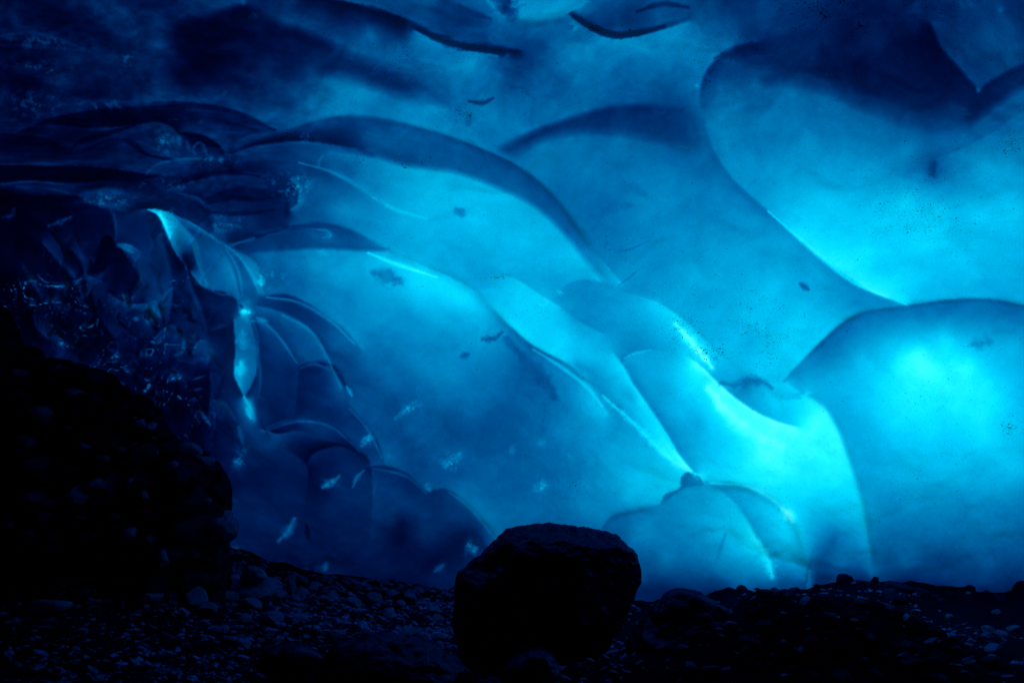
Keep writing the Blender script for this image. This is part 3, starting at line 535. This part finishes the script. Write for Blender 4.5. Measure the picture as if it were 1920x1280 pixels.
def rock_mat(name, c1, c2, rough=0.45, scale=4.0, bump=0.6, per_object=False, spec=0.2):
    m, n, l = newmat(name); out = ND(n, 'ShaderNodeOutputMaterial'); tc = ND(n, 'ShaderNodeTexCoord')
    co = tc.outputs['Object']
    if per_object:
        oi = ND(n, 'ShaderNodeObjectInfo'); mp = ND(n, 'ShaderNodeVectorMath', operation='ADD')
        cx = ND(n, 'ShaderNodeVectorMath', operation='SCALE'); cx.inputs[0].default_value = (13, 7, 5); l.new(oi.outputs['Random'], cx.inputs['Scale'])
        l.new(co, mp.inputs[0]); l.new(cx.outputs[0], mp.inputs[1]); co = mp.outputs[0]
    nz = ND(n, 'ShaderNodeTexNoise'); nz.inputs['Scale'].default_value = scale; nz.inputs['Detail'].default_value = 9; nz.inputs['Roughness'].default_value = 0.65; l.new(co, nz.inputs['Vector'])
    cr = ND(n, 'ShaderNodeValToRGB'); cr.color_ramp.elements[0].position = .35; cr.color_ramp.elements[1].position = .7
    cr.color_ramp.elements[0].color = (*c1, 1); cr.color_ramp.elements[1].color = (*c2, 1); l.new(nz.outputs['Fac'], cr.inputs[0])
    mu = ND(n, 'ShaderNodeTexMusgrave') if hasattr(bpy.types, 'ShaderNodeTexMusgrave') else ND(n, 'ShaderNodeTexNoise')
    mu.inputs['Scale'].default_value = scale * 3.5
    if 'Detail' in mu.inputs: mu.inputs['Detail'].default_value = 8
    l.new(co, mu.inputs['Vector'])
    bp = ND(n, 'ShaderNodeBump'); bp.inputs['Strength'].default_value = bump; bp.inputs['Distance'].default_value = 0.03; l.new(mu.outputs[0], bp.inputs['Height'])
    p = ND(n, 'ShaderNodeBsdfPrincipled'); l.new(cr.outputs[0], p.inputs['Base Color']); p.inputs['Roughness'].default_value = rough; p.inputs['Specular IOR Level'].default_value = 0.0
    l.new(bp.outputs[0], p.inputs['Normal'])
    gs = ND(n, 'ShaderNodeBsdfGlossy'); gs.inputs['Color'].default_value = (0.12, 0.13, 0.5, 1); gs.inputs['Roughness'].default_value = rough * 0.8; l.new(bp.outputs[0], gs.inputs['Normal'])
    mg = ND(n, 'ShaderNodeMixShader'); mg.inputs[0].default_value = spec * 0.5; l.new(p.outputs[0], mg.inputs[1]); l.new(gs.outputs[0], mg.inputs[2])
    l.new(mg.outputs[0], out.inputs['Surface'])
    return m
M_IN = ice_inner()
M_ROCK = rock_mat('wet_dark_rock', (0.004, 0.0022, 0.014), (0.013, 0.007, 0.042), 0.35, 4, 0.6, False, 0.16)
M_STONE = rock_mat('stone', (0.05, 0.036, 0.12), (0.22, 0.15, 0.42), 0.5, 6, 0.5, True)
M_GRAVEL = rock_mat('gravel_stone', (0.012, 0.009, 0.04), (0.28, 0.19, 0.62), 0.5, 9)  # bright end of the ramp paints glint flecks on the gravel
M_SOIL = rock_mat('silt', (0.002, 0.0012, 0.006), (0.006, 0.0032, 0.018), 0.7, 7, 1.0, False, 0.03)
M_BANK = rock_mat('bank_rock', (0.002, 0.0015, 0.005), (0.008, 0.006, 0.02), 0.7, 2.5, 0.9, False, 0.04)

# the ice sheet
me = mesh_np('glacier_ice', np.concatenate([inner.reshape(-1, 3), outer.reshape(-1, 3)]), np.concatenate([fi, fo, fs]), [M_IN])
# dirt density and rime
dirt = 0.012 + 0.035 * sstep(U, 900, 1400) * sstep(fbm(U / 120, V / 90, seed=120), -.3, .5)
for x, y, rx_, ry_, a in [(1720,400,170,90,.30),(1760,300,120,40,.2),(1700,60,200,90,.35),(1560,20,120,40,.4),(1380,110,110,60,.25),(1400,560,170,70,.22),(1260,460,110,50,.15),(1270,610,40,50,.35),(1330,660,60,40,.45),(1440,640,60,60,.3),
        (1200,740,60,60,.03),(720,110,90,60,.22),(760,130,70,40,.25),(720,300,80,22,.45),(770,305,40,12,.5),(880,215,40,22,.45),(1120,52,60,24,.5),(940,520,50,10,.5),(1000,580,60,25,.15),(500,500,30,20,.25),(560,255,50,16,.5),(520,350,50,24,.35),
        (930,870,150,50,.12),(1080,920,40,30,.3),(780,1000,60,60,.2),(1800,820,130,150,.14),(1700,910,60,60,.2),(1720,760,60,30,.15),(1900,790,30,40,.5),(1900,270,60,30,.4),(1450,1100,90,40,.12),(150,80,120,30,.15),(1340,120,40,40,.3),(1130,450,60,20,.3),(1300,820,40,60,.05),(1430,1000,100,100,.08)]:
    dirt = dirt + a * (0.35 + 0.65 * sstep(fbm(U / 45, V / 30, seed=int(x)), -.2, .5)) * np.exp(-((U - x) / rx_)**2 - ((V - y) / ry_)**2)
for nm, arr in (('dirt', dirt), ('frost', np.clip(frost, 0, 1)), ('outside', None)):
    a_ = me.attributes.new(nm, 'FLOAT', 'POINT'); a_.data.foreach_set('value', (np.concatenate([arr.ravel(), arr.ravel()]) if arr is not None else np.repeat([0.0, 1.0], NV)).astype(np.float32))
ice = bpy.data.objects.new('ice_cave_wall', me); COL.objects.link(ice)
tag(ice, 'glowing blue glacier ice forming the folded wall and ceiling of the cave', kind='structure')

# the rest of the cave round and behind the camera: dark rock-laden ice, open nowhere
ringp = inner.reshape(-1, 3)[ring]
# thin the ring
rp = ringp
k_ = len(rp); layers = []
ctr = np.array([0, 2.0, 1.2])
for t_, back, sc_ in ((0, 0, 1.0), (1, 0.1, 0.999), (2, 3.0, 1.0), (3, 7.0, .9), (4, 10.0, .6), (5, 11.0, .05)):
    q = ctr + (rp - ctr) * np.array([sc_, 1, sc_]); 
    q[:, 1] = rp[:, 1] - back if t_ < 2 else rp.min(axis=0)[1] - back
    if t_ == 0: q[:, 1] = rp[:, 1] + 0.9
    nn = fbm(q[:, 0] * .7, q[:, 1] * .7, q[:, 2] * .7, seed=5); q = q + nn[:, None] * 0.12 * (t_ > 1)
    layers.append(q)
tv = np.concatenate(layers); tf = []
for a in range(len(layers) - 1):
    for b in range(k_): tf.append((a * k_ + b, a * k_ + (b + 1) % k_, (a + 1) * k_ + (b + 1) % k_, (a + 1) * k_ + b))
tun = bpy.data.objects.new('cave_tunnel', mesh_np('cave_tunnel', tv, np.array(tf), [M_BANK])); COL.objects.link(tun)
tag(tun, kind='structure')

# ------------------------------------------------------------------ ground
def ground_h(x, y):
    h = 0.05 * fbm(x * .8, y * .8, seed=51, octaves=3) + 0.02 * fbm(x * 4, y * 4, seed=52, octaves=3)
    h = h + 0.47 * np.exp(-((x - 1.45) / 0.78)**2 - ((y - 4.35) / 0.5)**2) * (1 + 0.12 * vnoise(x * 5, y * 5, seed=56))      # pebble mound, right
    h = h + 0.16 * np.exp(-((x - 0.55) / 0.55)**2 - ((y - 4.1) / 0.4)**2)
    h = h + 0.10 * np.exp(-((x + 1.8) / 0.9)**2 - ((y - 5.9) / 0.6)**2)
    h = h - (0.05 + 0.19 * sstep(x, -0.7, 0.4) - 0.08 * sstep(x, 1.9, 2.8) + 0.03 * vnoise(x * 2.2, y * 0 + 3, seed=55)) * sstep(y, 5.0, 6.4)
    h = h + (0.045 * fbm(x * 1.7 + 5, y * 1.1, seed=57, octaves=3) + 0.10 * np.exp(-((x - 2.9) / .7)**2) + 0.05 * np.exp(-((x - 1.9) / .25)**2)) * sstep(y, 5.4, 6.4)
    h = h + 0.29 * sstep(x, -1.45, -2.7) * sstep(y, 3.8, 5.6)
    return h
gx = np.concatenate([np.linspace(-14, -4.2, 30), np.arange(-4.1, 4.6, 0.022), np.linspace(4.8, 14, 30)])
gy = np.concatenate([np.linspace(-12, 2.9, 40), np.arange(3.0, 8.2, 0.022), np.linspace(8.4, 14, 15)])
GX, GY = np.meshgrid(gx, gy)
gz = ground_h(GX, GY) + 0.008 * fbm(GX * 14, GY * 14, seed=60, octaves=4)
gi = np.arange(GX.size).reshape(GX.shape)
gq = np.stack([gi[:-1, :-1], gi[:-1, 1:], gi[1:, 1:], gi[1:, :-1]], -1).reshape(-1, 4)
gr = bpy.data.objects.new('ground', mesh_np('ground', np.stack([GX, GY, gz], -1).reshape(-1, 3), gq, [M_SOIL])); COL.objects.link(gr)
tag(gr, kind='structure')

# ------------------------------------------------------------------ rocks
import bmesh
def ico(sub):
    bm = bmesh.new(); bmesh.ops.create_icosphere(bm, subdivisions=sub, radius=1)
    v = np.array([x.co[:] for x in bm.verts]); f = np.array([[q.index for q in x.verts] for x in bm.faces]); bm.free()
    return v, f
ICO = {k: ico(k) for k in (1, 2, 3, 4, 5, 6, 7)}
def stone_shape(sub, seed, planes=9, flat=0.6, rough=0.05):
    rs = np.random.RandomState(seed); v, f = ICO[sub]; v = v.copy()
    for _ in range(planes):
        nn = rs.normal(size=3); nn /= np.linalg.norm(nn); d = rs.uniform(0.55, 0.9)
        ex = np.clip(v @ nn - d, 0, None); v = v - ex[:, None] * nn * 0.92
    nz = fbm(v[:, 0] * 2.2 + seed, v[:, 1] * 2.2, v[:, 2] * 2.2, seed=seed, octaves=4)
    v = v * (1 + rough * nz)[:, None]
    return v * np.array([1, rs.uniform(.65, .95), flat * rs.uniform(.75, 1.15)]), f

def outline_rock(name, outline, Z, thick, seed, mat, sub=6, rough=.03, planes=8, lean=0.0):
    """a boulder whose front view follows the outline, with real thickness"""
    P, _ = catmull(list(outline) + [outline[0]], 4.0)
    c = (P.max(0) + P.min(0)) / 2; rel = P - c
    ang = np.arctan2(-rel[:, 1], rel[:, 0]); rad = np.hypot(rel[:, 0], rel[:, 1]); o = np.argsort(ang); ang, rad = ang[o], rad[o]
    v, f = ICO[sub]; v = v.copy()
    # v: x right, z up, y depth
    a = np.arctan2(v[:, 2], v[:, 0]); rr = np.interp(a, ang, rad, period=2 * math.pi) * Z / FPX
    s = np.hypot(v[:, 0], v[:, 2]); mean = rad.mean() * Z / FPX
    prof = np.sin(np.clip(np.arcsin(np.clip(s, 0, 1)), 0, math.pi / 2)) ** 0.75
    q = np.stack([np.cos(a) * rr * prof, v[:, 1] * thick * mean, np.sin(a) * rr * prof], -1)
    rs = np.random.RandomState(seed)
    for _ in range(planes):
        nn = rs.normal(size=3); nn[1] = -abs(nn[1]) * 1.6; nn /= np.linalg.norm(nn)
        pr = q @ nn; d = rs.uniform(.80, .95) * pr.max(); ex = np.clip(pr - d, 0, None); q = q - ex[:, None] * nn * .9
    k = 1 / mean
    n1 = 1 - np.abs(fbm(q[:, 0] * k * 1.6, q[:, 1] * k * 1.6, q[:, 2] * k * 2.2, seed=seed, octaves=6, gain=.55))
    n2 = fbm(q[:, 0] * k * 6, q[:, 1] * k * 6, q[:, 2] * k * 9, seed=seed + 3, octaves=5, gain=.6)
    nrm = q / np.maximum(np.linalg.norm(q, axis=1), 1e-6)[:, None]
    q = q + nrm * ((n1 - .6) * rough * 1.7 + n2 * rough * .2)[:, None] * mean
    pc = p2w(c[0], c[1], Z)
    ob = bpy.data.objects.new(name, mesh_np(name, q, f, [mat])); COL.objects.link(ob); ob.location = pc
    ob.rotation_euler = (PITCH * 0, 0, 0)
    return ob

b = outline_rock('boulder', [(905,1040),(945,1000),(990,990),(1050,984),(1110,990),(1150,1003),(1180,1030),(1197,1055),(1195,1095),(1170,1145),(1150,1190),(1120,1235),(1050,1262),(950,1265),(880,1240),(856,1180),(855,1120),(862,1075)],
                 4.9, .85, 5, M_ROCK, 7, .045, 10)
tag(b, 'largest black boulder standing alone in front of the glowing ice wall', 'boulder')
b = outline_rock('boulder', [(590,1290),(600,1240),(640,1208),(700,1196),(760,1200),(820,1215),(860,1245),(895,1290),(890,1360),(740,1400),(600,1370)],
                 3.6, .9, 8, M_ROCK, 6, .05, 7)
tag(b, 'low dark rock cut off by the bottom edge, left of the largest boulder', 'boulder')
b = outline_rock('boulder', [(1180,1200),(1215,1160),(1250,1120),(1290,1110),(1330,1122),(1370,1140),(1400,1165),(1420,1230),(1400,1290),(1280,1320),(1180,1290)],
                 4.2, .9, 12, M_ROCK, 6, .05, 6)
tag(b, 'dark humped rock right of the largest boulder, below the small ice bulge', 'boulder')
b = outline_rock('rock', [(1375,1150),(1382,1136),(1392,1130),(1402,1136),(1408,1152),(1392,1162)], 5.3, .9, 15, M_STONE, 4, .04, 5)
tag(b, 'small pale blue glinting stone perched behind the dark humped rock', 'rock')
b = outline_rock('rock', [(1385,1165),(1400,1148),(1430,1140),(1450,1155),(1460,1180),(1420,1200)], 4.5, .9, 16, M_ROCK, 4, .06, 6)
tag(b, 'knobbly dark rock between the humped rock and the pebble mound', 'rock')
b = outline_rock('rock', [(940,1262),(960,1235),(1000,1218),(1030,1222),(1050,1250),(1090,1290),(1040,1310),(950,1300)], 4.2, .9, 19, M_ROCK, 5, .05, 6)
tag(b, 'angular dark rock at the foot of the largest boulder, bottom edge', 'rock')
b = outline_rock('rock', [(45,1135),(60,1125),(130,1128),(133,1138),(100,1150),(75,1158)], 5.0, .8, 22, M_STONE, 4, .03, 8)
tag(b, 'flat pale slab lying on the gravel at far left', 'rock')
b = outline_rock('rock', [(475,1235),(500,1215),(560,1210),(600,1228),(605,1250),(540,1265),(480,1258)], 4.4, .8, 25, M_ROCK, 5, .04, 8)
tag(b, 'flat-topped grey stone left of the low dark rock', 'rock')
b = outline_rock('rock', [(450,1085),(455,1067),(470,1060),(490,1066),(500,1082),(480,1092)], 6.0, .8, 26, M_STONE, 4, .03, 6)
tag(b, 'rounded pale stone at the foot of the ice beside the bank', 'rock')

# the rocky bank on the left
BP, _ = catmull([(-900,300),(-500,430),(-200,500),(-60,540),(0,572),(25,600),(45,632),(80,660),(150,688),(215,705),(268,735),(300,762),(345,828),(395,858),(432,900),(436,960),(432,1020),(438,1060)], 6.0)
BP[:, 1] += 9 * fbm(BP[:, 0] / 34 + BP[:, 1] / 60, BP[:, 1] / 40, seed=72, octaves=4) * sstep(BP[:, 0], -200, 20) * (1 - sstep(BP[:, 0], 400, 432))
nb = len(BP); rows = 90
tt = np.linspace(0, 1, rows)[:, None]
Zr = 6.0 - 0.25 * sstep(BP[:, 0], 100, -600)
top = p2w(BP[:, 0], BP[:, 1], Zr)
foot = np.stack([np.minimum(top[:, 0] + 0.05, -1.83), np.full(nb, 5.65) - 0.1 * np.sin(np.arange(nb) / 9), np.full(nb, -0.1)], -1)
foot[:, 1] = np.where(BP[:, 1] > 900, 5.65 + (BP[:, 1] - 900) / 160 * 0.3, foot[:, 1]); foot[:, 1] = np.minimum(foot[:, 1], 5.9)
rear = np.array([0, 0, CAMH]) + (top - np.array([0, 0, CAMH])) * 1.3; rear[:, 2] = top[:, 2] - 0.3; rear[:, 0] -= 0.15
bulge = np.sin(tt * math.pi) * 0.18 * (1 - sstep(BP[:, 0], 330, 430))[None]
g = top[None] * (1 - tt[..., None]) + foot[None] * tt[..., None]
g[..., 1] -= bulge
cap = [rear[None], (rear * .5 + top * .5 + np.array([0, 0, .0]))[None]]
g = np.concatenate(cap + [g]); 
fx, fy, fz = g[..., 0], g[..., 1], g[..., 2]
dz = fbm(fx * 2.2, fy * 2.2, fz * 2.2, seed=70, octaves=6, gain=.55)
cw1, cw2, _c = worley(fx * 3.2 + .3 * fz, fz * 5.5, seed=71)
amt = np.ones(g.shape[:2]); amt *= (1 - .7 * sstep(BP[:, 0], 370, 432))[None]; amt[:2] *= .3; amt[2:8] *= np.linspace(.25, 1, 6)[:, None]
g[..., 1] -= amt * (0.09 * dz + 0.14 * sstep(cw2 - cw1, 0, .35))
g[..., 2] += amt * 0.03 * dz
bi = np.arange(g.shape[0] * nb).reshape(g.shape[0], nb)
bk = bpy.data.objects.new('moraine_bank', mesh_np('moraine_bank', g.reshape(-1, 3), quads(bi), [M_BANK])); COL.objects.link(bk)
tag(bk, 'steep black bank of packed stones left of the ice', kind='structure')

# stones: a few shapes, each copy its own object
protos = []
for k in range(10):
    v, f = stone_shape(3, 100 + k, planes=9, flat=.7, rough=.05)
    protos.append(mesh_np('stone_%d' % k, v, f, [M_STONE], smooth=False))
dark_protos = []
for k in range(6):
    v, f = stone_shape(3, 200 + k, planes=8, flat=.75, rough=.06)
    dark_protos.append(mesh_np('dark_stone_%d' % k, v, f, [M_ROCK], smooth=False))
rnd = random.Random(4)
def put_stone(x, y, z, r, label, group, dark=False, sink=.25):
    me_ = rnd.choice(dark_protos if dark else protos)
    o = bpy.data.objects.new('stone', me_); COL.objects.link(o)
    o.scale = (r * rnd.uniform(.8, 1.25), r * rnd.uniform(.8, 1.2), r * rnd.uniform(.7, 1.1))
    o.rotation_euler = (rnd.uniform(-.35, .35), rnd.uniform(-.35, .35), rnd.uniform(0, 6.3))
    o.location = (x, y, z + r * .55 - r * sink)
    tag(o, label, 'stone', group)
    return o
def gh(x, y): return float(ground_h(np.array([x]), np.array([y]))[0])
def ray_ground(u, v):
    """where the sight line meets the ground"""
    zs_ = np.arange(3.0, 9.0, .02); P_ = p2w(u, v, zs_)
    below = P_[:, 2] < ground_h(P_[:, 0], P_[:, 1])
    return P_[np.argmax(below)] if below.any() else None
# heap of stones where bank, gravel and ice meet
for i in range(60):
    u, v = rnd.uniform(250, 640), rnd.uniform(1062, 1130)
    if rnd.random() < .5: u = rnd.uniform(290, 450)
    p = ray_ground(u, v)
    if p is None or p[1] > 7: continue
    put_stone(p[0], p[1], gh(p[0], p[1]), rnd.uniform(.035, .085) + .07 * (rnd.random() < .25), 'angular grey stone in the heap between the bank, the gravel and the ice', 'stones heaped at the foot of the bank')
# stones at the bottom edge of the ice
for i in range(60):
    u, v = rnd.uniform(480, 880), rnd.uniform(1082, 1122)
    p = ray_ground(u, v)
    if p is None: continue
    put_stone(p[0], p[1], gh(p[0], p[1]), rnd.uniform(.02, .055), 'small dark stone in the strip along the foot of the ice wall', 'small stones along the foot of the ice')
# stones lying on the gravel slope
for i in range(36):
    u, v = rnd.uniform(350, 900), rnd.uniform(1125, 1215)
    p = ray_ground(u, v)
    if p is None: continue
    put_stone(p[0], p[1], gh(p[0], p[1]), rnd.uniform(.025, .07) * (1 if rnd.random() < .8 else 1.4), 'loose stone half sunk in the gravel left of the largest boulder', 'loose stones on the gravel')
# mound
for i in range(44):
    u, v = rnd.uniform(1390, 1900), rnd.uniform(1125, 1285)
    p = ray_ground(u, v)
    if p is None or p[1] > 5.2: continue
    put_stone(p[0], p[1], gh(p[0], p[1]), rnd.uniform(.018, .055), 'dark rounded cobble half buried in the right-hand pebble mound', 'cobbles in the pebble mound', dark=True, sink=.45)
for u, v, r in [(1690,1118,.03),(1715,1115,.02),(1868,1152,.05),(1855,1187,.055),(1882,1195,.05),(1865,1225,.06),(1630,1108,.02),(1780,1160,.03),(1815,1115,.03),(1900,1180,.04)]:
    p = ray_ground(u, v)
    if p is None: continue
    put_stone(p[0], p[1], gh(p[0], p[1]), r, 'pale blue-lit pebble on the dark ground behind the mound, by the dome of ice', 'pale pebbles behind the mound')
for i in range(34):
    u, v = rnd.uniform(1190, 1915), rnd.uniform(1080, 1128)
    p = ray_ground(u, v)
    if p is None or p[1] < 5.3: continue
    put_stone(p[0], p[1], gh(p[0], p[1]), rnd.uniform(.03, .09), 'black rubble stone in the dark strip where the right-hand ice meets the ground', 'rubble along the right-hand ice', dark=True, sink=.4)
# stones bedded in the bank
from mathutils.bvhtree import BVHTree
bt = BVHTree.FromPolygons([tuple(p) for p in g.reshape(-1, 3)], quads(bi).tolist())
org = Vector((0, 0, CAMH))
for i in range(125):
    u, v = rnd.uniform(5, 425), rnd.uniform(680, 1050)
    d = Vector(p2w(u, v, 1.0)) - org
    hit = bt.ray_cast(org, d.normalized())
    if hit[0] is None: continue
    h = hit[0]; r = .025 + .11 * rnd.random()**2
    o = put_stone(h.x, h.y + r * .25, h.z - r * .3, r, 'dark stone bedded in the steep bank left of the ice', 'stones bedded in the bank', dark=rnd.random() < .25)

# gravel: far too many to count
rs = np.random.RandomState(9)
gv, gf, nvv = [], [], 0
iv, if_ = ICO[1]
N = 26000
xs = rs.uniform(-3.4, 3.2, N); ys = 3.1 + 4.3 * rs.uniform(0, 1, N)**1.1
rr = 0.004 + 0.022 * rs.uniform(0, 1, N)**3
den = vnoise(xs * 2.5, ys * 2.5, seed=80)
keep = (den + rs.uniform(-1, 1, N) > -0.7) & (rs.uniform(0, 1, N) > 0.75 * sstep(xs, -.2, .9))
xs, ys, rr = xs[keep], ys[keep], rr[keep]; N = len(xs)
zs = ground_h(xs, ys)
base = np.repeat(iv[None], N, 0) * (1 + 0.5 * rs.uniform(-1, 1, (N, len(iv), 1)))
sc3 = rs.uniform(.6, 1.3, (N, 1, 3)) * rr[:, None, None] * np.array([1.5, 1.0, .5])
an = rs.uniform(0, 6.283, N); ca, sa = np.cos(an)[:, None], np.sin(an)[:, None]
base = base * sc3
bx, by = base[..., 0] * ca - base[..., 1] * sa, base[..., 0] * sa + base[..., 1] * ca
tiltx = rs.uniform(-.5, .5, (N, 1)); bz = base[..., 2] + bx * tiltx
gvv = np.stack([bx + xs[:, None], by + ys[:, None], bz + zs[:, None] + rr[:, None] * .35], -1).reshape(-1, 3)
gff = (if_[None] + (np.arange(N) * len(iv))[:, None, None]).reshape(-1, 3)
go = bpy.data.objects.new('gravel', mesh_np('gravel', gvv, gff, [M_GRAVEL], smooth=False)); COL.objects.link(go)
tag(go, 'fine angular gravel covering the cave floor', 'gravel', kind='stuff')
